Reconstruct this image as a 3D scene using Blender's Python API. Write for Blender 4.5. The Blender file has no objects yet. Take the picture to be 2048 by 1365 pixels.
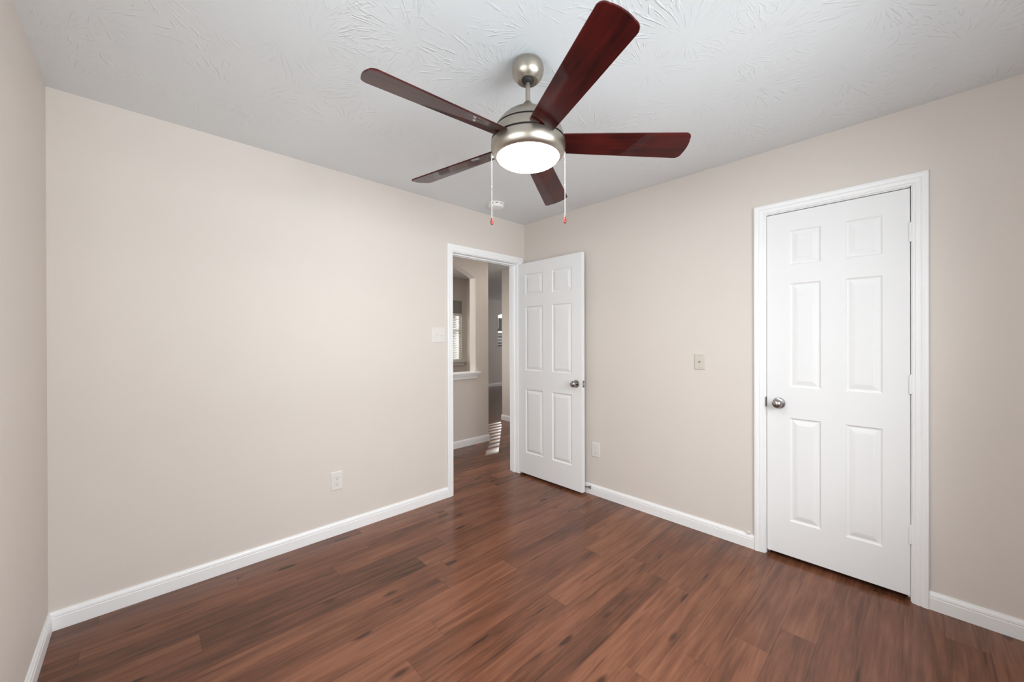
import bpy, bmesh, math, random
from mathutils import Vector, Matrix

random.seed(7)
scene = bpy.context.scene
COL = scene.collection

# ------------------------------------------------------------------ camera
cam_data = bpy.data.cameras.new('camera')
cam = bpy.data.objects.new('camera', cam_data)
COL.objects.link(cam)
CAM = Vector((-2.7426, -2.686, 1.2999))
YAW, PITCH, ROLL, FPX = 0.7634, -0.0021, -0.0029, 773.4173
cam_data.sensor_fit = 'HORIZONTAL'
cam_data.sensor_width = 36.0
cam_data.lens = FPX / 2048.0 * 36.0
cam_data.clip_start = 0.02
cam_data.clip_end = 200
sy, cy = math.sin(YAW), math.cos(YAW)
fwd = Vector((sy, cy, 0)) * math.cos(PITCH) + Vector((0, 0, 1)) * math.sin(PITCH)
rgt = Vector((cy, -sy, 0))
upv = rgt.cross(fwd)
r2 = rgt * math.cos(ROLL) + upv * math.sin(ROLL)
u2 = -rgt * math.sin(ROLL) + upv * math.cos(ROLL)
M = Matrix((r2, u2, -fwd)).transposed().to_4x4()
M.translation = CAM
cam.matrix_world = M
scene.camera = cam

# ------------------------------------------------------------------ world, sun, area lights, exposure
scene.view_settings.view_transform = 'Standard'
scene.view_settings.look = 'None'
scene.view_settings.exposure = 0.05
scene.view_settings.gamma = 1.0
scene.view_settings.use_curve_mapping = False
scene.cycles.use_denoising = True
scene.cycles.max_bounces = 14
scene.cycles.diffuse_bounces = 8
scene.cycles.glossy_bounces = 6
scene.cycles.transparent_max_bounces = 12
scene.cycles.sample_clamp_indirect = 6.0
scene.cycles.caustics_reflective = False
scene.cycles.caustics_refractive = False

world = bpy.data.worlds.new('daylight_sky')
scene.world = world
world.use_nodes = True
wn = world.node_tree
wn.nodes.clear()
wo = wn.nodes.new('ShaderNodeOutputWorld')
wb = wn.nodes.new('ShaderNodeBackground')
wb.inputs['Color'].default_value = (0.93, 0.97, 1.0, 1)
wb.inputs['Strength'].default_value = 2.2
wn.links.new(wb.outputs[0], wo.inputs[0])


def light_obj(name, data, loc, direction):
    o = bpy.data.objects.new(name, data)
    COL.objects.link(o)
    o.location = loc
    o.rotation_euler = Vector(direction).to_track_quat('-Z', 'Y').to_euler()
    return o


SUN_ELEV = math.radians(13.0)
sun = bpy.data.lights.new('sun', 'SUN')
sun.energy = 0.32
sun.angle = math.radians(0.25)
sun.color = (1.0, 0.95, 0.88)
light_obj('sun', sun, (20, 22, 8), (-0.69 * math.cos(SUN_ELEV), -0.724 * math.cos(SUN_ELEV), -math.sin(SUN_ELEV)))


def area_light(name, loc, direction, w, h, power, color=(0.95, 0.975, 1.0)):
    d = bpy.data.lights.new(name, 'AREA')
    d.shape = 'RECTANGLE'
    d.size, d.size_y = w, h
    d.energy = power
    d.color = color
    return light_obj(name, d, loc, direction)


area_light('bedroom_window_daylight', (-1.75, -3.85, 2.0), (0, 1, -0.35), 2.1, 1.4, 138)
area_light('front_ceiling_fill', (-1.75, -9.0, -0.3), (0, 1, 0.28), 5.0, 2.6, 350)  # added fill lamp in place of sunlit ground, brightens the ceiling
area_light('side_fill', (-3.75, -2.0, 2.0), (1, 0, -0.35), 1.6, 1.4, 49)  # added light outside the unseen side window, brightens the right wall
area_light('side_ceiling_fill', (-8.9, -2.0, -0.3), (1, 0, 0.28), 4.5, 2.6, 95)  # second added ceiling fill, shining up through the side window
area_light('hall_top_fill', (0.70, 0.52, 2.40), (0, 0, -1), 0.3, 0.3, 4.2, (1.0, 0.93, 0.84))  # added fill without a fixture, brightens the hall walls
area_light('hall_end_fill', (-3.4, 0.45, 1.6), (1, 0, -0.1), 0.5, 1.3, 34)  # added fill through the unseen hall end, brightens the corridor wall
area_light('dining_top_fill', (-0.4, 2.1, 2.40), (0, 0, -1), 0.4, 0.4, 22, (1.0, 0.93, 0.84))  # added fill without a fixture, brightens the dining wall
area_light('great_room_fill', (8.3, 3.6, 1.5), (-1, 0, 0), 1.8, 1.4, 45)  # added fill from the unseen side of the great room
area_light('dining_window_daylight', (0.6, 3.5, 1.5), (0, -1, -0.1), 1.7, 1.2, 34)

# ------------------------------------------------------------------ materials
MATS = {}


def new_mat(name):
    m = bpy.data.materials.new(name)
    m.use_nodes = True
    nt = m.node_tree
    b = nt.nodes['Principled BSDF']
    MATS[name] = m
    return m, nt, b


def N(nt, t, **kw):
    n = nt.nodes.new(t)
    for k, v in kw.items():
        if k in n.inputs:
            n.inputs[k].default_value = v
        else:
            setattr(n, k, v)
    return n


def math_node(nt, op, a, b=None, c=None):
    n = nt.nodes.new('ShaderNodeMath')
    n.operation = op
    for i, v in enumerate((a, b, c)):
        if v is None:
            continue
        if isinstance(v, (int, float)):
            n.inputs[i].default_value = v
        else:
            nt.links.new(v, n.inputs[i])
    return n.outputs[0]


def simple(name, color, rough, metallic=0.0, bump=0.0, bump_scale=200.0, vary=0.03, coat=0.0, spec=0.5, aniso=0.0):
    m, nt, b = new_mat(name)
    tc = N(nt, 'ShaderNodeTexCoord')
    nz = N(nt, 'ShaderNodeTexNoise', Scale=6.0, Detail=3.0)
    nt.links.new(tc.outputs['Object'], nz.inputs['Vector'])
    mx = N(nt, 'ShaderNodeMix', data_type='RGBA')
    mx.inputs[6].default_value = (*[c * (1 - vary) for c in color], 1)
    mx.inputs[7].default_value = (*[min(1, c * (1 + vary)) for c in color], 1)
    nt.links.new(nz.outputs['Fac'], mx.inputs[0])
    nt.links.new(mx.outputs[2], b.inputs['Base Color'])
    b.inputs['Roughness'].default_value = rough
    b.inputs['Metallic'].default_value = metallic
    b.inputs['Coat Weight'].default_value = coat
    b.inputs['Specular IOR Level'].default_value = spec
    b.inputs['Anisotropic'].default_value = aniso
    if bump:
        n2 = N(nt, 'ShaderNodeTexNoise', Scale=bump_scale, Detail=2.0)
        nt.links.new(tc.outputs['Object'], n2.inputs['Vector'])
        bp = N(nt, 'ShaderNodeBump', Strength=bump, Distance=0.001)
        nt.links.new(n2.outputs['Fac'], bp.inputs['Height'])
        nt.links.new(bp.outputs[0], b.inputs['Normal'])
    return m


simple('wall_paint', (0.648, 0.597, 0.552), 0.6, bump=0.25, bump_scale=160, vary=0.012, spec=0.3)
simple('trim_paint', (0.82, 0.825, 0.83), 0.35, vary=0.01)
simple('plate_plastic', (0.69, 0.67, 0.635), 0.3, vary=0.01)
simple('almond_plastic', (0.58, 0.535, 0.475), 0.35, vary=0.01)
simple('slot_dark', (0.10, 0.09, 0.08), 0.6)
simple('dark_gap', (0.012, 0.01, 0.009), 0.7)
simple('brushed_nickel', (0.42, 0.382, 0.33), 0.36, metallic=1.0, vary=0.02)
simple('satin_knob', (0.36, 0.35, 0.34), 0.26, metallic=1.0, vary=0.02)
simple('chain_metal', (0.52, 0.52, 0.51), 0.35, metallic=0.4)
simple('bob_red', (0.20, 0.026, 0.02), 0.25, coat=0.5)
simple('smoke_white', (0.78, 0.78, 0.77), 0.4)
simple('slat_white', (0.82, 0.80, 0.74), 0.45, vary=0.01)
simple('slat_brown', (0.20, 0.165, 0.135), 0.5)
simple('upper_panel_grey', (0.30, 0.29, 0.27), 0.6)
simple('rubber_white', (0.75, 0.74, 0.72), 0.6)
simple('backing_brown', (0.26, 0.20, 0.14), 0.8)
simple('sun_blocker_tan', (0.5, 0.47, 0.43), 0.7)


def door_material():
    m, nt, b = new_mat('door_paint')
    tc = N(nt, 'ShaderNodeTexCoord')
    mp = N(nt, 'ShaderNodeMapping')
    mp.inputs['Scale'].default_value = (60, 60, 5)
    nt.links.new(tc.outputs['Object'], mp.inputs['Vector'])
    nz = N(nt, 'ShaderNodeTexNoise', Scale=2.0, Detail=4.0, Distortion=1.2)
    nt.links.new(mp.outputs[0], nz.inputs['Vector'])
    bp = N(nt, 'ShaderNodeBump', Strength=0.10, Distance=0.001)
    nt.links.new(nz.outputs['Fac'], bp.inputs['Height'])
    nt.links.new(bp.outputs[0], b.inputs['Normal'])
    b.inputs['Base Color'].default_value = (0.78, 0.785, 0.79, 1)
    b.inputs['Roughness'].default_value = 0.6
    b.inputs['Specular IOR Level'].default_value = 0.12


door_material()


def ceiling_material():
    m, nt, b = new_mat('ceiling_texture')
    b.inputs['Base Color'].default_value = (0.735, 0.770, 0.792, 1)
    b.inputs['Roughness'].default_value = 0.55
    b.inputs['Specular IOR Level'].default_value = 0.35
    tc = N(nt, 'ShaderNodeTexCoord')
    heights = []
    for k, (sc, off, seed) in enumerate(((2.6, 0.0, 3.1), (3.1, 5.37, 8.7))):
        mp = N(nt, 'ShaderNodeMapping')
        mp.inputs['Location'].default_value = (off, off * 1.7, 0)
        nt.links.new(tc.outputs['Object'], mp.inputs['Vector'])
        vo = N(nt, 'ShaderNodeTexVoronoi', voronoi_dimensions='2D', feature='F1', Scale=sc, Randomness=0.9)
        nt.links.new(mp.outputs[0], vo.inputs['Vector'])
        sub = N(nt, 'ShaderNodeVectorMath', operation='SUBTRACT')
        nt.links.new(mp.outputs[0], sub.inputs[0])
        nt.links.new(vo.outputs['Position'], sub.inputs[1])
        sep = N(nt, 'ShaderNodeSeparateXYZ')
        nt.links.new(sub.outputs[0], sep.inputs[0])
        x, y = sep.outputs[0], sep.outputs[1]
        rad = math_node(nt, 'SQRT', math_node(nt, 'ADD', math_node(nt, 'MULTIPLY', x, x), math_node(nt, 'MULTIPLY', y, y)))
        inv = math_node(nt, 'DIVIDE', 1.0, math_node(nt, 'MAXIMUM', rad, 0.004))
        cx_ = math_node(nt, 'MULTIPLY', math_node(nt, 'MULTIPLY', x, inv), 17.0)
        cy_ = math_node(nt, 'MULTIPLY', math_node(nt, 'MULTIPLY', y, inv), 17.0)
        cmb = N(nt, 'ShaderNodeCombineXYZ')
        nt.links.new(cx_, cmb.inputs[0])
        nt.links.new(cy_, cmb.inputs[1])
        csep = N(nt, 'ShaderNodeSeparateXYZ')
        nt.links.new(vo.outputs['Color'], csep.inputs[0])
        zz = math_node(nt, 'ADD', math_node(nt, 'MULTIPLY', rad, 14.0), math_node(nt, 'MULTIPLY', csep.outputs[0], 40.0))
        nt.links.new(zz, cmb.inputs[2])
        nz = N(nt, 'ShaderNodeTexNoise', Scale=1.0, Detail=1.5, Distortion=0.25)
        nt.links.new(cmb.outputs[0], nz.inputs['Vector'])
        ridge = N(nt, 'ShaderNodeMapRange', interpolation_type='SMOOTHSTEP')
        ridge.inputs['From Min'].default_value = 0.56
        ridge.inputs['From Max'].default_value = 0.70
        nt.links.new(nz.outputs['Fac'], ridge.inputs['Value'])
        fade = N(nt, 'ShaderNodeMapRange')
        fade.inputs['From Min'].default_value = 0.02
        fade.inputs['From Max'].default_value = 0.09
        nt.links.new(rad, fade.inputs['Value'])
        blob = N(nt, 'ShaderNodeTexNoise', Scale=2.4 + k, Detail=1.0)
        nt.links.new(mp.outputs[0], blob.inputs['Vector'])
        msk = N(nt, 'ShaderNodeMapRange')
        msk.inputs['From Min'].default_value = 0.42
        msk.inputs['From Max'].default_value = 0.6
        nt.links.new(blob.outputs['Fac'], msk.inputs['Value'])
        heights.append(math_node(nt, 'MULTIPLY', math_node(nt, 'MULTIPLY', ridge.outputs[0], fade.outputs[0]), msk.outputs[0]))
    fine = N(nt, 'ShaderNodeTexNoise', Scale=38.0, Detail=3.0)
    nt.links.new(tc.outputs['Object'], fine.inputs['Vector'])
    h = math_node(nt, 'MAXIMUM', heights[0], heights[1])
    h = math_node(nt, 'ADD', h, math_node(nt, 'MULTIPLY', fine.outputs['Fac'], 0.25))
    bp = N(nt, 'ShaderNodeBump', Strength=0.52, Distance=0.003)
    nt.links.new(h, bp.inputs['Height'])
    nt.links.new(bp.outputs[0], b.inputs['Normal'])


ceiling_material()


def floor_material():
    m, nt, b = new_mat('wood_plank_floor')
    tc = N(nt, 'ShaderNodeTexCoord')
    sep = N(nt, 'ShaderNodeSeparateXYZ')
    nt.links.new(tc.outputs['Object'], sep.inputs[0])
    X, Y = sep.outputs[0], sep.outputs[1]
    PW, PL = 0.127, 1.22
    yr = math_node(nt, 'DIVIDE', math_node(nt, 'ADD', Y, 20.045), PW)
    row = math_node(nt, 'FLOOR', yr)
    fy = math_node(nt, 'FRACT', yr)
    wr = N(nt, 'ShaderNodeTexWhiteNoise', noise_dimensions='1D')
    nt.links.new(row, wr.inputs['W'])
    xr = math_node(nt, 'ADD', math_node(nt, 'DIVIDE', math_node(nt, 'ADD', X, 20.0), PL), wr.outputs['Value'])
    colm = math_node(nt, 'FLOOR', xr)
    fx = math_node(nt, 'FRACT', xr)
    cid = N(nt, 'ShaderNodeCombineXYZ')
    nt.links.new(row, cid.inputs[0])
    nt.links.new(colm, cid.inputs[1])
    wp = N(nt, 'ShaderNodeTexWhiteNoise', noise_dimensions='2D')
    nt.links.new(cid.outputs[0], wp.inputs['Vector'])
    rnd = wp.outputs['Value']
    # grain, shifted per plank
    gz = math_node(nt, 'MULTIPLY', rnd, 37.0)

    def coord(sx, sy_):
        c = N(nt, 'ShaderNodeCombineXYZ')
        nt.links.new(math_node(nt, 'MULTIPLY', X, sx), c.inputs[0])
        nt.links.new(math_node(nt, 'MULTIPLY', Y, sy_), c.inputs[1])
        nt.links.new(gz, c.inputs[2])
        return c.outputs[0]
    g1 = N(nt, 'ShaderNodeTexNoise', Scale=1.0, Detail=5.0, Roughness=0.6, Distortion=1.5)
    nt.links.new(coord(1.3, 22.0), g1.inputs['Vector'])
    g2 = N(nt, 'ShaderNodeTexNoise', Scale=1.0, Detail=4.0, Roughness=0.65, Distortion=0.9)
    nt.links.new(coord(5.0, 110.0), g2.inputs['Vector'])
    g3 = N(nt, 'ShaderNodeTexNoise', Scale=1.0, Detail=2.0)
    nt.links.new(coord(2.2, 5.0), g3.inputs['Vector'])
    kn = N(nt, 'ShaderNodeTexVoronoi', voronoi_dimensions='3D', feature='F1', Scale=1.0, Randomness=1.0)
    nt.links.new(coord(3.0, 9.5), kn.inputs['Vector'])
    ksep = N(nt, 'ShaderNodeSeparateXYZ')
    nt.links.new(kn.outputs['Color'], ksep.inputs[0])
    ksel = math_node(nt, 'GREATER_THAN', ksep.outputs[0], 0.45)
    kmask = N(nt, 'ShaderNodeMapRange', interpolation_type='SMOOTHSTEP')
    kmask.inputs['From Min'].default_value = 0.20
    kmask.inputs['From Max'].default_value = 0.05
    nt.links.new(kn.outputs['Distance'], kmask.inputs['Value'])
    knot = math_node(nt, 'MULTIPLY', kmask.outputs[0], ksel)
    ramp = N(nt, 'ShaderNodeValToRGB')
    cr = ramp.color_ramp
    cr.elements[0].position = 0.26
    cr.elements[0].color = (0.046, 0.0195, 0.0112, 1)
    cr.elements[1].position = 0.74
    cr.elements[1].color = (0.245, 0.1010, 0.055, 1)
    e = cr.elements.new(0.48)
    e.color = (0.132, 0.0500, 0.0265, 1)
    g4 = N(nt, 'ShaderNodeTexNoise', Scale=1.0, Detail=3.0, Roughness=0.6, Distortion=0.9)
    nt.links.new(coord(1.7, 9.0), g4.inputs['Vector'])
    st = N(nt, 'ShaderNodeTexNoise', Scale=1.0, Detail=2.0, Distortion=0.8)
    nt.links.new(coord(1.6, 34.0), st.inputs['Vector'])
    streak = N(nt, 'ShaderNodeMapRange', interpolation_type='SMOOTHSTEP')
    streak.inputs['From Min'].default_value = 0.60
    streak.inputs['From Max'].default_value = 0.74
    nt.links.new(st.outputs['Fac'], streak.inputs['Value'])

    def centred(sock, amp):
        return math_node(nt, 'MULTIPLY', math_node(nt, 'SUBTRACT', sock, 0.5), amp)
    tone = math_node(nt, 'ADD', 0.5, centred(g1.outputs['Fac'], 0.50))
    tone = math_node(nt, 'ADD', tone, centred(g4.outputs['Fac'], 0.32))
    tone = math_node(nt, 'ADD', tone, centred(g3.outputs['Fac'], 0.25))
    tone = math_node(nt, 'ADD', tone, centred(rnd, 0.14))
    tone = math_node(nt, 'ADD', tone, centred(g2.outputs['Fac'], 0.26))
    tone = math_node(nt, 'SUBTRACT', tone, math_node(nt, 'MULTIPLY', streak.outputs[0], 0.14))
    tone = math_node(nt, 'SUBTRACT', tone, math_node(nt, 'MULTIPLY', knot, 0.38))
    nt.links.new(tone, ramp.inputs[0])
    # seams
    ey = math_node(nt, 'MINIMUM', fy, math_node(nt, 'SUBTRACT', 1.0, fy))
    ex = math_node(nt, 'MULTIPLY', math_node(nt, 'MINIMUM', fx, math_node(nt, 'SUBTRACT', 1.0, fx)), PL / PW)
    ed = math_node(nt, 'MINIMUM', ex, ey)
    seam = N(nt, 'ShaderNodeMapRange')
    seam.inputs['From Min'].default_value = 0.004
    seam.inputs['From Max'].default_value = 0.014
    nt.links.new(ed, seam.inputs['Value'])
    mx = N(nt, 'ShaderNodeMix', data_type='RGBA', blend_type='MULTIPLY')
    mx.inputs[0].default_value = 1.0
    nt.links.new(ramp.outputs[0], mx.inputs[6])
    sc = math_node(nt, 'ADD', math_node(nt, 'MULTIPLY', seam.outputs[0], 0.30), 0.70)
    cc = N(nt, 'ShaderNodeCombineXYZ')
    for i in range(3):
        nt.links.new(sc, cc.inputs[i])
    nt.links.new(cc.outputs[0], mx.inputs[7])
    nt.links.new(mx.outputs[2], b.inputs['Base Color'])
    rr = math_node(nt, 'ADD', math_node(nt, 'MULTIPLY', g2.outputs['Fac'], 0.10), 0.18)
    nt.links.new(rr, b.inputs['Roughness'])
    b.inputs['Specular IOR Level'].default_value = 0.36
    h = math_node(nt, 'ADD', math_node(nt, 'MULTIPLY', g2.outputs['Fac'], 0.35), seam.outputs[0])
    bp = N(nt, 'ShaderNodeBump', Strength=0.12, Distance=0.001)
    nt.links.new(h, bp.inputs['Height'])
    nt.links.new(bp.outputs[0], b.inputs['Normal'])


floor_material()


def blade_material():
    m, nt, b = new_mat('mahogany_gloss')
    tc = N(nt, 'ShaderNodeTexCoord')
    mp = N(nt, 'ShaderNodeMapping')
    mp.inputs['Scale'].default_value = (3.0, 42.0, 10.0)
    nt.links.new(tc.outputs['Object'], mp.inputs['Vector'])
    n1 = N(nt, 'ShaderNodeTexNoise', Scale=1.0, Detail=6.0, Roughness=0.65, Distortion=0.7)
    nt.links.new(mp.outputs[0], n1.inputs['Vector'])
    mp2 = N(nt, 'ShaderNodeMapping')
    mp2.inputs['Scale'].default_value = (5.0, 9.0, 5.0)
    nt.links.new(tc.outputs['Object'], mp2.inputs['Vector'])
    n2 = N(nt, 'ShaderNodeTexNoise', Scale=1.0, Detail=2.0)
    nt.links.new(mp2.outputs[0], n2.inputs['Vector'])
    t = math_node(nt, 'ADD', math_node(nt, 'MULTIPLY', n1.outputs['Fac'], 0.6), math_node(nt, 'MULTIPLY', n2.outputs['Fac'], 0.4))
    ramp = N(nt, 'ShaderNodeValToRGB')
    cr = ramp.color_ramp
    cr.elements[0].position = 0.36
    cr.elements[0].color = (0.012, 0.004, 0.004, 1)
    cr.elements[1].position = 0.66
    cr.elements[1].color = (0.075, 0.008, 0.007, 1)
    nt.links.new(t, ramp.inputs[0])
    nt.links.new(ramp.outputs[0], b.inputs['Base Color'])
    b.inputs['Roughness'].default_value = 0.30
    b.inputs['Specular IOR Level'].default_value = 0.06
    b.inputs['Coat Weight'].default_value = 0.42
    b.inputs['Coat Roughness'].default_value = 0.02


blade_material()


def emission_globe():
    m, nt, b = new_mat('lit_globe')
    b.inputs['Base Color'].default_value = (0.9, 0.9, 0.88, 1)
    b.inputs['Roughness'].default_value = 0.3
    b.inputs['Emission Color'].default_value = (1.0, 0.98, 0.95, 1)
    b.inputs['Emission Strength'].default_value = 62.0


emission_globe()


def pane_material():
    m, nt, b = new_mat('window_glass')
    nt.nodes.remove(b)
    out = nt.nodes['Material Output']
    tr = N(nt, 'ShaderNodeBsdfTransparent')
    tr.inputs[0].default_value = (0.97, 0.98, 0.98, 1)
    gl = N(nt, 'ShaderNodeBsdfGlossy', Roughness=0.02)
    mx = N(nt, 'ShaderNodeMixShader')
    mx.inputs[0].default_value = 0.05
    nt.links.new(tr.outputs[0], mx.inputs[1])
    nt.links.new(gl.outputs[0], mx.inputs[2])
    nt.links.new(mx.outputs[0], out.inputs[0])


pane_material()

# ------------------------------------------------------------------ mesh helpers


class MB:
    """collects geometry for ONE mesh object"""

    def __init__(self):
        self.bm = bmesh.new()

    def face(self, pts):
        vs = [self.bm.verts.new(p) for p in pts]
        try:
            return self.bm.faces.new(vs)
        except ValueError:
            return None

    def box(self, a, b):
        x0, y0, z0 = [min(p, q) for p, q in zip(a, b)]
        x1, y1, z1 = [max(p, q) for p, q in zip(a, b)]
        v = [self.bm.verts.new(p) for p in ((x0, y0, z0), (x1, y0, z0), (x1, y1, z0), (x0, y1, z0),
                                            (x0, y0, z1), (x1, y0, z1), (x1, y1, z1), (x0, y1, z1))]
        for f in ((3, 2, 1, 0), (4, 5, 6, 7), (0, 1, 5, 4), (1, 2, 6, 5), (2, 3, 7, 6), (3, 0, 4, 7)):
            self.bm.faces.new([v[i] for i in f])
        return self

    def prism(self, poly, n0, n1, to):
        """polygon of (s, z) extruded between n0 and n1; to(s, n, z) -> xyz"""
        a = [self.bm.verts.new(to(s, n0, z)) for s, z in poly]
        b = [self.bm.verts.new(to(s, n1, z)) for s, z in poly]
        k = len(poly)
        self.bm.faces.new(a)
        self.bm.faces.new(b[::-1])
        for i in range(k):
            j = (i + 1) % k
            self.bm.faces.new((a[i], b[i], b[j], a[j]))
        return self

    def strip(self, ringA, ringB, close=True, caps=True):
        """two matching profile rings joined into a solid"""
        a = [self.bm.verts.new(p) for p in ringA]
        b = [self.bm.verts.new(p) for p in ringB]
        k = len(a)
        for i in range(k):
            j = (i + 1) % k
            if not close and j == 0:
                continue
            self.bm.faces.new((a[i], a[j], b[j], b[i]))
        if caps:
            self.bm.faces.new(a[::-1])
            self.bm.faces.new(b)
        return self

    def lathe(self, prof, seg=48, axis='Z', origin=(0, 0, 0)):
        """profile of (r, h); revolve round an axis through origin"""
        ox, oy, oz = origin
        rings = []
        for r, h in prof:
            if r < 1e-6:
                rings.append([self._ax(0, 0, h, axis, origin)])
            else:
                rings.append([self._ax(r * math.cos(2 * math.pi * i / seg), r * math.sin(2 * math.pi * i / seg), h, axis, origin) for i in range(seg)])
        for A_, B_ in zip(rings[:-1], rings[1:]):
            if len(A_) == 1 and len(B_) == 1:
                continue
            for i in range(seg):
                j = (i + 1) % seg
                if len(A_) == 1:
                    self.bm.faces.new((A_[0], B_[i], B_[j]))
                elif len(B_) == 1:
                    self.bm.faces.new((A_[i], B_[0], A_[j]))
                else:
                    self.bm.faces.new((A_[i], B_[i], B_[j], A_[j]))
        if len(rings[0]) > 1:
            self.bm.faces.new(rings[0][::-1])
        if len(rings[-1]) > 1:
            self.bm.faces.new(rings[-1])
        return self

    def _ax(self, a, b, h, axis, o):
        p = {'Z': (a, b, h), 'X': (h, a, b), 'Y': (a, h, b)}[axis]
        return self.bm.verts.new((p[0] + o[0], p[1] + o[1], p[2] + o[2]))

    def build(self, name, mat, parent=None, smooth=None, bevel=0.0, seg=2, label=None):
        bm = self.bm
        bmesh.ops.remove_doubles(bm, verts=bm.verts, dist=1e-6)
        bmesh.ops.recalc_face_normals(bm, faces=bm.faces)
        me = bpy.data.meshes.new(name)
        bm.to_mesh(me)
        bm.free()
        me.materials.append(MATS[mat])
        if smooth is not None:
            for p in me.polygons:
                p.use_smooth = True
            me.set_sharp_from_angle(angle=math.radians(smooth))
        o = bpy.data.objects.new(name, me)
        COL.objects.link(o)
        if parent is not None:
            o.parent = parent
        if bevel:
            md = o.modifiers.new('bevel', 'BEVEL')
            md.width = bevel
            md.segments = seg
            md.limit_method = 'ANGLE'
        if label:
            o['label'] = label
        return o


def tag(o, label, cat, group=None, kind=None):
    o['label'] = label
    o['category'] = cat
    if group:
        o['group'] = group
    if kind:
        o['kind'] = kind
    return o


def empty(name, loc=(0, 0, 0), rotz=0.0):
    o = bpy.data.objects.new(name, None)
    COL.objects.link(o)
    o.empty_display_size = 0.1
    o.location = loc
    o.rotation_euler = (0, 0, rotz)
    return o


def struct(o, label, cat):
    return tag(o, label, cat, kind='structure')


H = 2.44            # ceiling height
T = 0.115           # wall thickness
XL = -3.05          # left wall plane
YF = -3.17          # wall behind the camera


def on_back(s, n, z):        # wall with the doorway: s along x, n out into the room
    return (s, -n, z)


def on_right(s, n, z):       # wall with the closet: s along y, n out into the room
    return (-n, s, z)


def on_left(s, n, z):
    return (XL + n, s, z)


# ------------------------------------------------------------------ the shell
struct(MB().box((XL - T, YF - 0.2, -0.1), (8.2, 5.7, 0.0)).build('floor', 'wood_plank_floor'),
       'reddish brown wood plank floor running through the room and the doorway', 'floor')
struct(MB().box((XL - T, YF - 0.2, H), (8.2, 5.7, H + 0.1)).build('ceiling', 'ceiling_texture'),
       'white ceiling with a stomped brush texture above the fan', 'ceiling')

WZ0_, WZ1_ = 0.85, 2.1
# entry doorway in the back wall, closet doorway in the right wall
EX0, EX1, EZ = -0.858, -0.094, 2.042       # clear opening
CY0, CY1, CZ = -2.056, -2.667, 2.0505
J = 0.018                                   # jamb board thickness

w = MB()
w.box((XL, 0, 0), (EX0 - J, T, H))
w.box((EX1 + J, 0, 0), (0.0, T, H))
w.box((EX0 - J, 0, EZ + J), (EX1 + J, T, H))
struct(w.build('wall_back', 'wall_paint'), 'beige wall with the open doorway, light switch and outlet', 'wall')
w = MB()
w.box((0, 0.0, 0), (T, CY0 + J, H))
w.box((0, CY1 - J, 0), (T, YF, H))
w.box((0, CY0 + J, CZ + J), (T, CY1 - J, H))
struct(w.build('wall_right', 'wall_paint'), 'beige wall with the closed closet door', 'wall')
SY0, SY1 = -2.65, -1.35                       # added side window out of the frame, lights the right wall
w = MB()
w.box((XL - T, YF - T, 0), (XL, SY0, H))
w.box((XL - T, SY1, 0), (XL, T, H))
w.box((XL - T, SY0, 0), (XL, SY1, WZ0_))
w.box((XL - T, SY0, WZ1_), (XL, SY1, H))
struct(w.build('wall_left', 'wall_paint'),
       'bare beige wall along the left edge of the photo', 'wall')

# wall behind the camera with the bedroom window opening
WX0, WX1, WZ0, WZ1 = -2.65, -0.85, 0.85, 2.1
w = MB()
w.box((XL, YF - T, 0), (WX0, YF, H))
w.box((WX1, YF - T, 0), (T, YF, H))
w.box((WX0, YF - T, 0), (WX1, YF, WZ0))
w.box((WX0, YF - T, WZ1), (WX1, YF, H))
struct(w.build('wall_front', 'wall_paint'), 'beige wall with the bedroom window behind the camera', 'wall')

# closet box behind the closed door
w = MB()
w.box((0.72, YF, 0), (0.78, -1.2, H))
w.box((T, -1.2, 0), (0.78, -1.14, H))
w.box((T, YF - 0.06, 0), (0.78, YF, H))
struct(w.build('wall_closet', 'wall_paint'), 'closet walls hidden behind the closed white door', 'wall')


def window(name, x0, x1, z0, z1, y, thick, label, sill_side=-1, turn=None):
    """window set in an opening of a wall y .. y+thick; returns its empty"""
    t = empty(name, ((x0 + x1) / 2, y + thick / 2, z0))
    cx = (x0 + x1) / 2
    a, b_ = x0 - cx, x1 - cx
    h = z1 - z0
    fr = MB()
    fw = 0.045
    d = 0.025
    fr.box((a, -d, 0), (a + fw, d, h))
    fr.box((b_ - fw, -d, 0), (b_, d, h))
    fr.box((a + fw, -d, 0), (b_ - fw, d, fw))
    fr.box((a + fw, -d, h - fw), (b_ - fw, d, h))
    fr.box((a + fw, -d * 0.8, h * 0.5 - 0.02), (b_ - fw, d * 0.8, h * 0.5 + 0.02))
    fr.build('window_frame', 'trim_paint', t)
    MB().box((a + fw, -0.003, fw), (b_ - fw, 0.003, h - fw)).build('window_pane', 'window_glass', t)
    if sill_side:
        s = sill_side
        sl = MB()
        sl.box((a - 0.05, s * (thick / 2 + 0.05), -0.022), (b_ + 0.05, s * d, 0.0))
        sl.box((a - 0.03, s * (thick / 2 + 0.018), -0.085), (b_ + 0.03, s * (thick / 2 + 0.002), -0.022))
        sl.build('window_sill', 'trim_paint', t, bevel=0.004)
    if turn:
        t.location, t.rotation_euler = turn
    struct(t, label, 'window')
    return t


window('window_1', WX0, WX1, WZ0, WZ1, YF - T, T, 'white framed bedroom window behind the camera', sill_side=1)

window('window_4', SY0, SY1, WZ0_, WZ1_, 0, T, 'added white framed side window, unseen left of the camera', sill_side=-1,
       turn=((XL - T / 2, (SY0 + SY1) / 2, WZ0_), (0, 0, math.pi / 2)))  # unseen window added as a light source

# ---- hallway and the rooms beyond the doorway
HY = 1.137                                   # hallway wall facing the doorway
HT = 0.117
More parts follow.
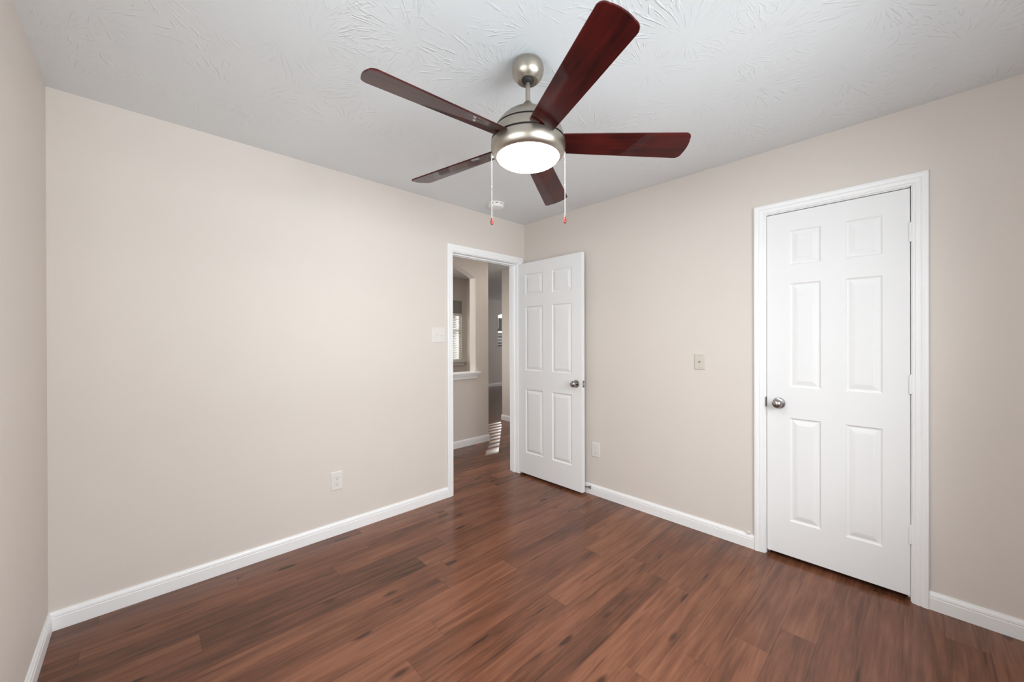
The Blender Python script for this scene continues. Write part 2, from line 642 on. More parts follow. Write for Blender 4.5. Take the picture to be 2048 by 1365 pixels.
# pass-through opening with a low segmental arch
AX0, AX1, AZ0 = -1.25, 0.283, 0.905
SPR = 2.085
poly = [(-3.05, 0), (0.492, 0), (0.492, H), (-3.05, H)]


def on_hall(s, n, z):
    return (s, HY + n, z)


w = MB()
w.box((-3.05, HY, 0), (AX0, HY + HT, H))
w.box((AX1, HY, 0), (0.492, HY + HT, H))
w.box((AX0, HY, 0), (AX1, HY + HT, AZ0 - 0.03))
mid = (AX0 + AX1) / 2
half = (AX1 - AX0) / 2
rise = 0.20
R_ = (half * half + rise * rise) / (2 * rise)
arc = []
for i in range(25):
    s = AX0 + (AX1 - AX0) * i / 24
    arc.append((s, SPR + math.sqrt(max(0, R_ * R_ - (s - mid) ** 2)) - (R_ - rise)))
for (s0, za), (s1, zb_) in zip(arc[:-1], arc[1:]):
    w.prism([(s0, za), (s1, zb_), (s1, H), (s0, H)], 0, HT, on_hall)
struct(w.build('wall_hallway', 'wall_paint'), 'beige hallway wall with an arched pass-through seen through the doorway', 'wall')

w = MB()
w.box((1.505, T, 0), (1.62, 1.99, H))
w.box((T, T, 0), (1.505, T + 0.02, H))
struct(w.build('wall_corridor', 'wall_paint'), 'narrow tan corridor wall end beside the open door', 'wall')

# dining room wall with a window, and its corner return
DY = 3.1
DX0, DX1, DZ0, DZ1 = -0.2, 1.512, 0.925, 2.03
w = MB()
w.box((-3.05, DY, 0), (DX0, DY + T, H))
w.box((DX1, DY, 0), (1.626, DY + T, H))
w.box((DX0, DY, 0), (DX1, DY + T, DZ0))
w.box((DX0, DY, DZ1), (DX1, DY + T, H))
w.box((1.626, DY - 0.105, 0), (1.80, DY + T, H))
for q0, q1 in ((T, 0.22), (1.05, 1.55), (2.85, DY + T)):
    w.box((-3.05 - T, q0, 0), (-3.05, q1, H))
for q0, q1 in ((0.22, 1.05), (1.55, 2.85)):
    w.box((-3.05 - T, q0, 0), (-3.05, q1, 0.85))
    w.box((-3.05 - T, q0, 2.1), (-3.05, q1, H))
for nm, q0, q1, lab_ in (('window_5', 0.22, 1.05, 'added window lighting the hallway from its unseen end'), ('window_6', 1.55, 2.85, 'added window lighting the dining room from its unseen end')):  # unseen windows added to let light into hall and dining room
    window(nm, q0, q1, 0.85, 2.1, 0, T, lab_, sill_side=-1, turn=((-3.05 - T / 2, (q0 + q1) / 2, 0.85), (0, 0, math.pi / 2)))
struct(w.build('wall_dining', 'wall_paint'), 'tan dining room wall with a blind-covered window behind the pass-through', 'wall')
window('window_2', DX0, DX1, DZ0, DZ1, DY, T, 'window with white blind seen through the hallway arch', sill_side=-1)

# great room far wall
FY = 5.54
GX0, GX1, GZ0, GZ1 = 4.575, 5.6, 1.12, 2.10
w = MB()
w.box((1.626, FY, 0), (GX0, FY + T, H))
w.box((GX1, FY, 0), (8.1, FY + T, H))
w.box((GX0, FY, 0), (GX1, FY + T, GZ0))
w.box((GX0, FY, GZ1), (GX1, FY + T, H))
# clipped upper corners of the opening
on_far = lambda s, n, z: (s, FY + n, z)
w.prism([(GX0, 2.0), (GX0 + 0.28, GZ1), (GX0, GZ1)], 0, T, on_far)
w.prism([(GX1, 2.0), (GX1, GZ1), (GX1 - 0.28, GZ1)], 0, T, on_far)
w.box((1.626, DY + T, 0), (1.80, FY, H))
struct(w.build('wall_far', 'wall_paint'), 'far beige wall at the end of the corridor', 'wall')
window('window_3', GX0, GX1, GZ0, GZ1, FY + 0.04, 0.05, 'small bright window at the far end of the corridor', sill_side=-1)
w = MB()
w.box((1.62, 1.75, 0), (8.1, 1.75 + T, H))
w.box((8.0, 1.75, 0), (8.1, 2.7, H))
w.box((8.0, 4.5, 0), (8.1, FY, H))
w.box((8.0, 2.7, 0), (8.1, 4.5, 0.8))
w.box((8.0, 2.7, 2.2), (8.1, 4.5, H))
struct(w.build('wall_great_room', 'wall_paint'), 'great room walls out of view behind the corridor', 'wall')
struct(MB().box((3.8, FY + T, 2.13), (6.4, FY + T + 0.85, 2.23)).build('sun_blocker', 'sun_blocker_tan'), 'added sun blocker outside the far window', 'sun blocker')  # added slab, stops high sun from reaching the bedroom floor

struct(MB().box((-3.0, 5.0, 0), (1.62, 5.06, H)).build('wall_backing', 'backing_brown'), 'added brown backing outside the dining window', 'wall')  # added panel, makes the gaps between the blind slats read dark

# ------------------------------------------------------------------ mouldings
BASE_PROFILE = [(0, 0), (0.013, 0), (0.013, 0.056), (0.0115, 0.0585), (0.0115, 0.061), (0.0125, 0.064), (0.0105, 0.073), (0.007, 0.080), (0.0055, 0.085), (0, 0.085)]
CASE_PROFILE = [(0, 0), (0, 0.0085), (0.003, 0.0105), (0.008, 0.0105), (0.010, 0.0085), (0.013, 0.0125), (0.022, 0.0140),
                (0.029, 0.0140), (0.031, 0.0115), (0.034, 0.0150), (0.044, 0.0175), (0.053, 0.0175), (0.057, 0.0150), (0.057, 0)]


def baseboard(name, to, s0, s1, label, m0=0.0, m1=0.0, prof=BASE_PROFILE):
    """profile (n, z) swept s0 -> s1; m0/m1 = mitre factors per unit of n"""
    b = MB()
    b.strip([to(s0 + m0 * n, n, z) for n, z in prof], [to(s1 + m1 * n, n, z) for n, z in prof])
    return struct(b.build(name, 'trim_paint'), label, 'baseboard')


def casing(parent, to, s0, s1, zt, origin):
    """mitred door casing round the opening s0 < s1: two legs and a head"""
    rev = 0.005
    a, b_, zt = s0 - rev, s1 + rev, zt + rev
    P = lambda s, n, z: tuple(Vector(to(s, n, z)) - Vector(origin))
    for lab, side in (('l', -1), ('r', 1)):
        base = a if side < 0 else b_
        MB().strip([P(base + side * u, n, 0) for u, n in CASE_PROFILE],
                   [P(base + side * u, n, zt + u) for u, n in CASE_PROFILE]).build('casing_leg', 'trim_paint', parent)
    MB().strip([P(a - u, n, zt + u) for u, n in CASE_PROFILE],
               [P(b_ + u, n, zt + u) for u, n in CASE_PROFILE]).build('casing_head', 'trim_paint', parent)


def jamb(parent, to, s0, s1, zt, origin, stop_at):
    P = lambda s, n, z: tuple(Vector(to(s, n, z)) - Vector(origin))
    b = MB()
    for q0, q1, z0, z1 in ((s0 - J, s0, 0, zt + J), (s1, s1 + J, 0, zt + J), (s0, s1, zt, zt + J)):
        b.box(P(q0, 0.0, z0), P(q1, -T, z1))
    b.build('jamb', 'trim_paint', parent, bevel=0.0015, seg=1)
    b = MB()
    e0, e1 = -stop_at, -stop_at - 0.034
    for q0, q1, z0, z1 in ((s0, s0 + 0.011, 0, zt - 0.011), (s1 - 0.011, s1, 0, zt - 0.011), (s0, s1, zt - 0.011, zt)):
        b.box(P(q0, e0, z0), P(q1, e1, z1))
    b.build('door_stop_moulding', 'trim_paint', parent, bevel=0.003)


o0 = ((EX0 + EX1) / 2, 0, 0)
t = empty('trim_1', o0)
casing(t, on_back, EX0, EX1, EZ, o0)
jamb(t, on_back, EX0, EX1, EZ, o0, 0.040)
# casing on the hallway side too
struct(t, 'white moulded casing and jamb round the open doorway', 'door frame')
o0 = (0, (CY0 + CY1) / 2, 0)
t2 = empty('trim_2', o0)
casing(t2, on_right, CY1, CY0, CZ, o0)
jamb(t2, on_right, CY1, CY0, CZ, o0, 0.040)
sp = MB()
sp.box((-0.0115, CY0 - o0[1] + 0.004, 0.895), (0.010, CY0 - o0[1] - 0.0015, 0.952))
sp.build('strike_plate', 'satin_knob', t2, bevel=0.001, label='dark metal strike plate')
struct(t2, 'white moulded casing and jamb round the closet door', 'door frame')

CW = 0.057 + 0.005
baseboard('baseboard_back', on_back, XL, EX0 - CW, 'long white baseboard under the wall outlet left of the doorway', m0=1.0)
baseboard('baseboard_left', on_left, YF, 0.0, 'white baseboard along the left wall at the photo edge', m1=-1.0)
baseboard('baseboard_right', on_right, CY0 + CW, 0.0, 'white baseboard between the open door and the closet', m1=-1.0)
baseboard('baseboard_right', on_right, YF, CY1 - CW, 'short white baseboard right of the closet door')
baseboard('baseboard_hallway', lambda s, n, z: (s, HY - n, z), -3.05, 0.492, 'white baseboard under the hallway pass-through', m1=1.0)
HB = [(n, z * 1.0) for n, z in BASE_PROFILE]
baseboard('baseboard_hallway_end', lambda s, n, z: (0.492 + n, s, z), HY, HY + HT, 'white baseboard round the hallway wall corner', m0=-1.0)
baseboard('baseboard_corridor', lambda s, n, z: (1.505 - n, s, z), T, 1.99, 'white baseboard of the narrow corridor wall', m1=1.0)
baseboard('baseboard_corridor_end', lambda s, n, z: (s, 1.99 + n, z), 1.505, 1.62, 'white baseboard on the corridor wall end', m0=-1.0)
baseboard('baseboard_far', lambda s, n, z: (s, FY - n, z), 1.80, 8.0, 'white baseboard of the far wall at the end of the corridor')

# ledge of the pass-through
b = MB()
b.box((AX0, HY - 0.045, AZ0 - 0.022), (AX1 + 0.05, HY + 0.0, AZ0))
b.box((AX0, HY, AZ0 - 0.03), (AX1, HY + HT, AZ0))
b.box((AX0, HY - 0.030, AZ0 - 0.046), (AX1 + 0.036, HY, AZ0 - 0.022))
b.box((AX0, HY - 0.016, AZ0 - 0.082), (AX1 + 0.022, HY, AZ0 - 0.046))
struct(b.build('trim_3', 'trim_paint', bevel=0.004), 'white moulded ledge of the hallway pass-through', 'ledge')

# ------------------------------------------------------------------ doors
ZR = [0.0, 0.205, 0.812, 0.992, 1.600, 1.708, 1.909]    # rail lines above the door bottom


def door_slab(wd, ht, thick, xs):
    """six raised panels on both faces; face at y = 0 and y = thick, hinge edge at x = 0"""
    zs = ZR + [ht]
    b = MB()
    for side in (0, 1):
        Yp = (lambda d: d) if side == 0 else (lambda d: thick - d)
        for i in range(5):
            for j in range(7):
                x0, x1, z0, z1 = xs[i], xs[i + 1], zs[j], zs[j + 1]
                if i in (1, 3) and j in (1, 3, 5):
                    rings = []
                    for ins, dep in ((0, 0), (0.002, 0.0015), (0.007, 0.0065), (0.011, 0.0075), (0.0135, 0.0075), (0.030, 0.0025), (0.037, 0.0012), (0.0385, 0.0004)):
                        rings.append([(x0 + ins, Yp(dep), z0 + ins), (x1 - ins, Yp(dep), z0 + ins), (x1 - ins, Yp(dep), z1 - ins), (x0 + ins, Yp(dep), z1 - ins)])
                    for A_, B_ in zip(rings[:-1], rings[1:]):
                        for k in range(4):
                            b.face((A_[k], A_[(k + 1) % 4], B_[(k + 1) % 4], B_[k]))
                    b.face(rings[-1])
                else:
                    b.face(((x0, Yp(0), z0), (x1, Yp(0), z0), (x1, Yp(0), z1), (x0, Yp(0), z1)))
    for i in range(5):
        for z in (0, ht):
            b.face(((xs[i], 0, z), (xs[i + 1], 0, z), (xs[i + 1], thick, z), (xs[i], thick, z)))
    for j in range(7):
        for x in (0, wd):
            b.face(((x, 0, zs[j]), (x, 0, zs[j + 1]), (x, thick, zs[j + 1]), (x, thick, zs[j])))
    return b


def knob(parent, x, z, face_y=0.0, out=-1):
    """rosette and knob standing out along out*Y"""
    k = MB().lathe([(0.0, 0.0), (0.0325, 0.0), (0.0325, out * 0.003), (0.030, out * 0.007), (0.022, out * 0.010), (0.0, out * 0.010)], 40, 'Y', (x, face_y, z))
    rz = k.build('rosette', 'satin_knob', parent, smooth=35)
    k = MB().lathe([(0.0, out * 0.008), (0.0125, out * 0.008), (0.0115, out * 0.018), (0.013, out * 0.026), (0.020, out * 0.032), (0.0258, out * 0.040),
                    (0.0268, out * 0.047), (0.0245, out * 0.055), (0.019, out * 0.0605), (0.0105, out * 0.0645), (0.0, out * 0.0655)], 40, 'Y', (x, face_y, z))
    k.build('door_knob', 'satin_knob', parent, smooth=50, label='round satin metal door knob')


# closet door: hinged on the far right; face flush with the wall, front towards -x
# local x runs from the hinge (y = CY1) towards the latch (+y world) -> rotate by +90 deg: local y -> -x
wd = CY0 - CY1 - 0.005
d2 = empty('door_2', (0.0, CY1 + 0.0015, 0.0275), math.pi / 2)
# local (x, y, z) rotated 90 deg about z: x -> +y, y -> -x ; want faces: room side at local y = 0, body behind at -y
xs = [0, 0.098, 0.2435, 0.3475, 0.4935, wd]
sl = door_slab(wd, 2.0180, 0.035, xs)
bmesh.ops.translate(sl.bm, verts=sl.bm.verts, vec=(0, -0.035, 0))
sl.build('door_slab', 'door_paint', d2)
knob(d2, wd - 0.061, 0.893, 0.0, out=1)
for z in (0.3065, 1.0485, 1.800):
    hg = MB()
    for k in range(3):
        hg.lathe([(0, -0.045 + k * 0.0302), (0.0062, -0.045 + k * 0.0302), (0.0062, -0.0152 + k * 0.0302), (0, -0.0152 + k * 0.0302)], 16, 'Z', (-0.002, 0.0055, z))
    hg.lathe([(0, -0.0475), (0.0045, -0.0475), (0.0045, 0.0475), (0, 0.0475)], 12, 'Z', (-0.002, 0.0055, z))
    hg.build('hinge', 'trim_paint', d2, smooth=40)
lt = MB().box((wd - 0.002, -0.029, 0.868), (wd + 0.0008, -0.006, 0.924))
lt.build('latch_plate', 'satin_knob', d2, bevel=0.0006)
struct(d2, 'closed white six-panel closet door with knob on its left', 'door')

# entry door: open 90 degrees, standing almost flat against the right wall
W1d = 0.757
d1 = empty('door_1', (-0.0895, -0.002, 0.02), -math.pi / 2 - math.radians(0.0))
# local x -> -y world, local y -> +x world; visible face at local y = 0, body towards +y (the wall)
xs = [0, 0.098, 0.319, 0.430, 0.650, W1d]
door_slab(W1d, 2.017, 0.035, xs).build('door_slab', 'door_paint', d1, bevel=0.0012, seg=1)
knob(d1, W1d - 0.061, 0.91, 0.0, out=-1)
knob(d1, W1d - 0.061, 0.91, 0.035, out=0.6)
lt = MB().box((W1d - 0.002, 0.0055, 0.882), (W1d + 0.0012, 0.0295, 0.938))
lt.build('latch_plate', 'satin_knob', d1, bevel=0.0006, label='metal latch plate in the door edge')
lt = MB().box((W1d, 0.012, 0.902), (W1d + 0.010, 0.023, 0.918))
lt.build('latch_bolt', 'chain_metal', d1, bevel=0.003)
for z in (0.28, 1.03, 1.79):
    hg = MB()
    hg.lathe([(0, -0.0475), (0.0062, -0.0475), (0.0062, 0.0475), (0, 0.0475)], 16, 'Z', (-0.004, 0.0405, z))
    hg.build('hinge', 'trim_paint', d1, smooth=40)
struct(d1, 'open white six-panel door folded back against the right wall', 'door')

# ------------------------------------------------------------------ ceiling fan
FX, FYc = -1.597, -1.587
fan = empty('ceiling_fan', (FX, FYc, H))
tag(fan, 'brushed nickel ceiling fan with five mahogany blades and a lit globe', 'ceiling fan')
Zc = lambda z: z - H
b = MB().lathe([(0.0, 0.0), (0.046, 0.0), (0.0555, -0.005), (0.0625, -0.015), (0.0655, -0.028), (0.0652, -0.040), (0.0628, -0.052), (0.0580, -0.063), (0.0505, -0.073), (0.0430, -0.079),
                (0.0415, -0.0805), (0.039, -0.0805), (0.026, -0.0765), (0.0, -0.0765)], 64)
can = b.build('canopy', 'brushed_nickel', fan, smooth=40)
b = MB().lathe([(0.0, -0.0770), (0.0255, -0.0770), (0.0215, -0.084), (0.014, -0.089), (0.0, -0.089)], 40)
b.build('hanger_ball', 'dark_gap', fan, smooth=40, label='dark hanger ball in the canopy')
b = MB().lathe([(0.0, -0.08), (0.0095, -0.08), (0.0095, Zc(2.255)), (0.0, Zc(2.255))], 32)
b.build('downrod', 'brushed_nickel', fan, smooth=40)
b = MB().lathe([(0.0, Zc(2.274)), (0.0135, Zc(2.274)), (0.0185, Zc(2.269)), (0.0205, Zc(2.262)), (0.026, Zc(2.252)), (0.038, Zc(2.243)), (0.043, Zc(2.236)), (0.0, Zc(2.236))], 48)
b.build('rod_coupling', 'brushed_nickel', fan, smooth=40)


def dome_r(z):
    return 0.1517 * math.sqrt(max(0.0, 1 - ((z - 2.090) / 0.156) ** 2))


prof = [(0.0, Zc(2.2459))]
for i in range(1, 17):
    th = math.radians(90 - (90 - math.degrees(math.asin((2.1605 - 2.09) / 0.156))) * i / 16)
    z = 2.09 + 0.156 * math.sin(th)
    prof.append((0.1517 * math.cos(th), Zc(z)))
prof += [(0.118, Zc(2.1615)), (0.0, Zc(2.1615))]
MB().lathe(prof, 96).build('motor_dome', 'brushed_nickel', fan, smooth=40)
MB().lathe([(0.0, Zc(2.166)), (0.1295, Zc(2.166)), (0.1445, Zc(2.098)), (0.0, Zc(2.098))], 64).build('slot_shade_core', 'dark_gap', fan, smooth=40, label='near-black core with the shade of the housing gaps in its colour')  # near-black colour puts the shade of the housing gaps on this core
prof = [(0.118, Zc(2.1520))]
for i in range(9):
    z = 2.1520 - (2.1520 - 2.1120) * i / 8
    prof.append((dome_r(z), Zc(z)))
prof += [(0.128, Zc(2.1120))]
MB().lathe(prof, 96).build('motor_band', 'brushed_nickel', fan, smooth=40)
prof = [(0.125, Zc(2.1045))]
for z, r in ((2.1045, 0.1504), (2.100, 0.1510), (2.092, 0.1516), (2.084, 0.1516), (2.076, 0.1508), (2.068, 0.1488), (2.061, 0.1455), (2.055, 0.1415), (2.0505, 0.1365), (2.0475, 0.1315), (2.0465, 0.1285)):
    prof.append((r, Zc(z)))
prof += [(0.1262, Zc(2.048)), (0.1262, Zc(2.060)), (0.0, Zc(2.060))]
MB().lathe(prof, 96).build('light_housing', 'brushed_nickel', fan, smooth=40)
prof = [(0.0, Zc(2.058)), (0.126, Zc(2.058)), (0.126, Zc(2.0485))]
for i in range(1, 13):
    a = i / 12 * math.pi / 2
    prof.append((0.126 * math.cos(a), Zc(2.0485 - 0.036 * math.sin(a))))
prof[-1] = (0.0, prof[-1][1])
MB().lathe(prof, 96).build('light_globe', 'lit_globe', fan, smooth=50, label='glowing white glass globe')

# blades
R0, RT, WR, WT = 0.118, 0.656, 0.098, 0.134


def blade_outline():
    pts = []
    # lower edge root -> tip (slight swell), rounded tip corners, upper edge back
    n = 14
    hw = lambda r: (WR + (WT - WR) * ((r - R0) / (RT - R0)) ** 0.9) / 2
    rc = 0.026
    for i in range(n):
        r = R0 + (RT - rc - R0) * i / (n - 1)
        pts.append((r, -hw(r)))
    h = hw(RT - rc)
    for i in range(1, 9):
        a = -math.pi / 2 + i / 8 * math.pi / 2
        pts.append((RT - rc - 0.004 + rc * math.cos(a), -(h - rc) + rc * math.sin(a)))
    for i in range(1, 8):
        s = -(h - rc) + 2 * (h - rc) * i / 8
        pts.append((RT - 0.004 + 0.006 * (1 - (s / (h - rc)) ** 2), s))
    for i in range(0, 8):
        a = i / 8 * math.pi / 2
        pts.append((RT - rc - 0.004 + rc * math.cos(a), (h - rc) + rc * math.sin(a)))
    for i in range(n - 1, -1, -1):
        r = R0 + (RT - rc - R0) * i / (n - 1)
        pts.append((r, hw(r)))
    return pts


TH0, PITCHB, ZB = 1.139 + math.pi, -0.271, 2.108
TILT = Vector((-0.027, -0.012))
out = blade_outline()
mb = MB()
mb.prism(out, -0.003, 0.003, lambda s, n, z: (s, z, n))
first = mb.build('blade', 'mahogany_gloss', fan, bevel=0.0012, seg=2)
for k in range(5):
    o = first
    if k:
        o = first.copy()
        COL.objects.link(o)
        o.parent = fan
    a = TH0 + 2 * math.pi * k / 5
    e1 = Vector((math.cos(a), math.sin(a), 0))
    e1.z = TILT.x * e1.x + TILT.y * e1.y
    e1.normalize()
    tg = Vector((-math.sin(a), math.cos(a), 0))
    tg.z = TILT.x * tg.x + TILT.y * tg.y
    e3 = e1.cross(tg).normalized()
    tg = e3.cross(e1)
    ny = tg * math.cos(PITCHB) + e3 * math.sin(PITCHB)
    nz = e1.cross(ny)
    mm = Matrix((e1, ny, nz)).transposed().to_4x4()
    mm.translation = Vector((0, 0, Zc(ZB)))
    o.matrix_local = mm

# pull chains either side of the housing
crt = Vector((cy, -sy, 0))


def pull_chain(lat, ztop, zbob):
    p = crt * lat
    c = MB()
    s = 1 if lat > 0 else -1
    # little spout on the housing, then beads
    z = ztop - 0.006
    n = int((z - zbob) / 0.0042)
    for i in range(n):
        zz = z - i * 0.0042
        c.lathe([(0, Zc(zz)), (0.0010, Zc(zz - 0.0008)), (0.0012, Zc(zz - 0.0018)), (0.0010, Zc(zz - 0.0028)), (0.0005, Zc(zz - 0.0036)), (0.0005, Zc(zz - 0.0046))], 8, 'Z', (p.x, p.y, 0))
    zj = (ztop + zbob) / 2 - 0.002
    c.lathe([(0, Zc(zj + 0.005)), (0.0024, Zc(zj + 0.003)), (0.0024, Zc(zj - 0.003)), (0, Zc(zj - 0.005))], 10, 'Z', (p.x, p.y, 0))
    ch = c.build('pull_chain', 'chain_metal', fan, smooth=60)
    q = crt * (lat * 0.93)
    spt = MB().lathe([(0, Zc(ztop + 0.012)), (0.004, Zc(ztop + 0.010)), (0.0055, Zc(ztop + 0.002)), (0.0055, Zc(ztop - 0.006)), (0.0, Zc(ztop - 0.0075))], 16, 'Z', (p.x - crt.x * s * 0.002, p.y - crt.y * s * 0.002, 0))
    spt.build('chain_spout', 'chain_metal', ch, smooth=50, label='small white chain spout')
    bob = MB().lathe([(0, Zc(zbob + 0.001)), (0.0018, Zc(zbob)), (0.0030, Zc(zbob - 0.007)), (0.0050, Zc(zbob - 0.016)), (0.0064, Zc(zbob - 0.023)),
                      (0.0062, Zc(zbob - 0.028)), (0.0040, Zc(zbob - 0.032)), (0, Zc(zbob - 0.0335))], 20, 'Z', (p.x, p.y, 0))
    bob.build('chain_bob', 'bob_red', ch, smooth=60, label='red teardrop pull bob')


pull_chain(-0.149, 2.055, 1.806)
pull_chain(0.151, 2.062, 1.811)

# ------------------------------------------------------------------ smoke detector
sd = empty('smoke_detector', (-0.603, -0.262, H))
tag(sd, 'round white smoke detector on the ceiling near the far corner', 'smoke detector')
MB().lathe([(0, 0), (0.069, 0), (0.069, -0.006), (0.066, -0.009), (0, -0.009)], 56).build('base', 'smoke_white', sd, smooth=40)
MB().lathe([(0, -0.009), (0.060, -0.009), (0.060, -0.017), (0, -0.017)], 48).build('sensing_chamber', 'slot_dark', sd, smooth=40, label='dark vent slot ring')
MB().lathe([(0, -0.015), (0.064, -0.015), (0.064, -0.026), (0.059, -0.036), (0.045, -0.041), (0, -0.043)], 56).build('cover', 'smoke_white', sd, smooth=35)
rb = MB()
for i in range(10):
    a = i / 10 * 2 * math.pi
    c_, s_ = math.cos(a), math.sin(a)
    t_ = 0.010
    pts = [(0.056, -t_), (0.0655, -t_), (0.0655, t_), (0.056, t_)]
    rb.prism(pts, -0.0165, -0.008, lambda s, n, z, c_=c_, s_=s_: (s * c_ - z * s_, s * s_ + z * c_, n))
rb.build('vent_ribs', 'smoke_white', sd)

# ------------------------------------------------------------------ wall plates
# local frame: x = right along the wall as seen, y = out of the wall towards the room, z = up


def plate_frame(name, loc, wall):
    # back wall: out = -y ; right wall: out = -x
    e = empty(name, loc, math.pi if wall == 'back' else math.pi / 2)
    return e


def plate(parent, w_, h_, mat):
    hw, hh = w_ / 2, h_ / 2
    b = MB()
    rings = []
    for ins, d in ((0, 0), (0, 0.002), (0.003, 0.0048), (0.006, 0.0056)):
        rings.append([(-hw + ins, d, -hh + ins), (hw - ins, d, -hh + ins), (hw - ins, d, hh - ins), (-hw + ins, d, hh - ins)])
    for A_, B_ in zip(rings[:-1], rings[1:]):
        for k in range(4):
            b.face((A_[k], A_[(k + 1) % 4], B_[(k + 1) % 4], B_[k]))
    b.face(rings[-1])
    b.face(rings[0][::-1])
    return b.build('plate', mat, parent)


def screw(parent, x, z, mat='plate_plastic', r=0.0033):
    MB().lathe([(0, 0.0045), (r, 0.0045), (r, 0.0062), (r * 0.6, 0.0070), (0, 0.0071)], 14, 'Y', (x, 0, z)).build('screw', mat, parent, smooth=40)


def outlet(loc, wall, label):
    e = plate_frame('power_outlet', loc, wall)
    tag(e, label, 'outlet', 'duplex wall outlets')
    plate(e, 0.078, 0.124, 'plate_plastic')
    for zc in (0.0195, -0.0195):
        b = MB()
        poly_ = []
        for i in range(36):
            a = 2 * math.pi * i / 36
            poly_.append((0.0172 * math.cos(a), zc + max(-0.0135, min(0.0135, 0.0172 * math.sin(a)))))
        b.prism(poly_, 0.0050, 0.0072, lambda s, n, z: (s, n, z))
        rc = b.build('receptacle', 'plate_plastic', e)
        sl_ = MB()
        sl_.box((-0.0075, 0.0068, zc + 0.0005), (-0.0055, 0.0075, zc + 0.0085))
        sl_.box((0.0055, 0.0068, zc + 0.0010), (0.0075, 0.0075, zc + 0.0080))
        sl_.lathe([(0, 0.0068), (0.0026, 0.0068), (0.0026, 0.0075), (0, 0.0075)], 14, 'Y', (0, 0, zc - 0.0065))
        sl_.build('slots', 'slot_dark', rc, label='dark plug slots')
    screw(e, 0, 0)
    return e


outlet((-1.803, 0, 0.360), 'back', 'white duplex outlet low on the long wall left of the doorway')
outlet((0, -0.832, 0.379), 'right', 'white duplex outlet low beside the open door')

sw = plate_frame('light_switch', (-0.996, 0, 1.344), 'back')
tag(sw, 'white double toggle light switch plate beside the doorway casing', 'light switch')
plate(sw, 0.124, 0.122, 'plate_plastic')
for k, x in enumerate((-0.023, 0.023)):
    b = MB()
    b.box((x - 0.0052, 0.0050, -0.0125), (x + 0.0052, 0.0062, 0.0125))
    tg_ = MB()
    s = 1 if k else -1
    tg_.prism([(0.005, -0.007), (0.016, s * 0.007 - 0.003), (0.017, s * 0.007 + 0.003), (0.005, 0.007)], x - 0.0042, x + 0.0042, lambda a, n, z: (n, a, z))
    b2 = b.build('toggle_collar', 'plate_plastic', sw)
    tg_.build('toggle', 'plate_plastic', b2, bevel=0.001)
    screw(sw, x, 0.030)
    screw(sw, x, -0.030)

cx_plate = plate_frame('cable_outlet', (0, -1.669, 1.1495), 'right')
tag(cx_plate, 'almond cable jack plate at mid height between the two doors', 'cable outlet')
plate(cx_plate, 0.072, 0.108, 'almond_plastic')
MB().lathe([(0, 0.005), (0.0062, 0.005), (0.0062, 0.008), (0.0048, 0.0085), (0.0048, 0.016), (0.0028, 0.016), (0.0028, 0.0135), (0, 0.0135)], 18, 'Y', (0, 0, 0)).build('connector', 'satin_knob', cx_plate, smooth=35, label='metal coaxial connector')
screw(cx_plate, 0, 0.041, 'satin_knob', 0.0028)
screw(cx_plate, 0, -0.041, 'satin_knob', 0.0028)

# ------------------------------------------------------------------ door stop on the baseboard behind the open door
ds = empty('door_stop', (-0.0150, -0.786, 0.058))
tag(ds, 'small metal door stop on the baseboard behind the open door', 'door stop')
MB().lathe([(0, 0.006), (0.0130, 0.006), (0.0130, 0.0), (0.0115, -0.005), (0.0065, -0.016), (0.0045, -0.024), (0.0, -0.024)], 24, 'X').build('flared_base', 'satin_knob', ds, smooth=40)
sp_ = MB()
for i in range(24):
    x = -0.018 - i * 0.0022
    sp_.lathe([(0, x), (0.0042, x - 0.0003), (0.0047, x - 0.0011), (0.0042, x - 0.0019), (0, x - 0.0022)], 14, 'X')
spr = sp_.build('spring', 'satin_knob', ds, smooth=60)
MB().lathe([(0, -0.070), (0.0062, -0.070), (0.0065, -0.080), (0.004, -0.084), (0, -0.084)], 20, 'X').build('rubber_tip', 'rubber_white', ds, smooth=40)
ds.rotation_euler = (0, 0, math.radians(-62))

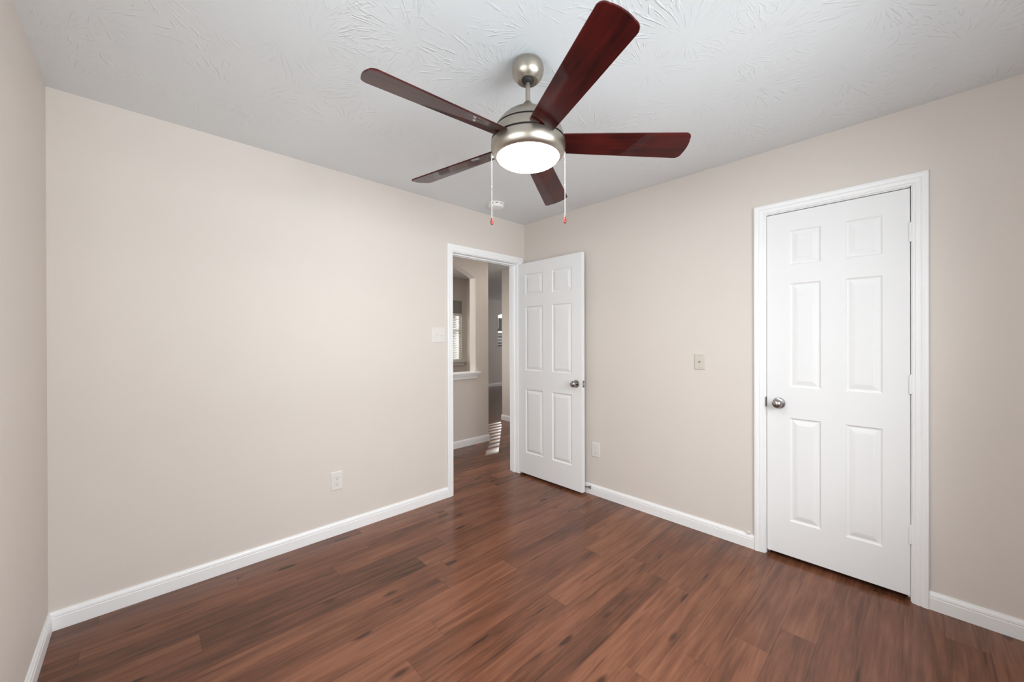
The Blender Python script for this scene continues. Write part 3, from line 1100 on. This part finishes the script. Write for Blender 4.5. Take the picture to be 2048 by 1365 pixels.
# small cable clip sitting on the baseboard next to the closet casing
cc = empty('cable_clip', (0, -1.962, 0.0845))
tag(cc, 'tiny cream cable clip on top of the baseboard by the closet casing', 'cable clip')
MB().box((-0.014, -0.011, 0.0), (0.0, 0.011, 0.014)).build('clip_body', 'plate_plastic', cc, bevel=0.002)
MB().lathe([(0, -0.0185), (0.0035, -0.0185), (0.0035, -0.0135), (0, -0.0135)], 14, 'X', (0, 0.0, 0.007)).build('nail_head', 'plate_plastic', cc, smooth=40)


# ------------------------------------------------------------------ blinds beyond
def blind(name_loc, x0, x1, ztop, zbot, tilt, pitch, label, upper_panel=0.0, mat='slat_white'):
    cx = (x0 + x1) / 2
    t = empty('window_blind', (cx, name_loc, zbot))
    tag(t, label, 'blind', 'horizontal slat blinds')
    a, b_ = x0 - cx, x1 - cx
    hgt = ztop - zbot
    sl = MB()
    n = int((hgt - 0.03) / pitch)
    c_, s_ = math.cos(tilt), math.sin(tilt)
    for i in range(n):
        z = 0.035 + i * pitch
        d = 0.025
        ring = [(-d, -0.0012), (d, -0.0012), (d, 0.0012), (-d, 0.0012)]
        pts = [(u * c_ - v * s_, z + u * s_ + v * c_) for u, v in ring]
        sl.strip([(a + 0.004, p, q) for p, q in pts], [(b_ - 0.004, p, q) for p, q in pts])
    sl.build('slats', mat, t)
    MB().box((a, -0.022, hgt), (b_, 0.022, hgt + 0.045)).build('headrail', mat, t)
    MB().box((a + 0.004, -0.022, 0.004), (b_ - 0.004, 0.022, 0.018)).build('bottom_rail', mat, t)
    if upper_panel:
        MB().box((a, -0.03, hgt + 0.045), (b_, -0.018, hgt + 0.045 + upper_panel)).build('upper_panel', 'upper_panel_grey' if mat == 'slat_white' else mat, t, label='flat panel above the slats')
    return t


blind(DY + 0.018, DX0 + 0.006, DX1 - 0.006, 1.745, DZ0 + 0.002, math.radians(22), 0.0425, 'white slat blind on the dining window behind the hallway arch', upper_panel=0.235)
blind(FY + 0.012, GX0 + 0.01, GX1 - 0.01, 1.56, GZ0 + 0.002, math.radians(48), 0.0425, 'brown slat blind on the far window at the end of the corridor', upper_panel=0.33, mat='slat_brown')  # brown upper panel added to cut the sun stripes short
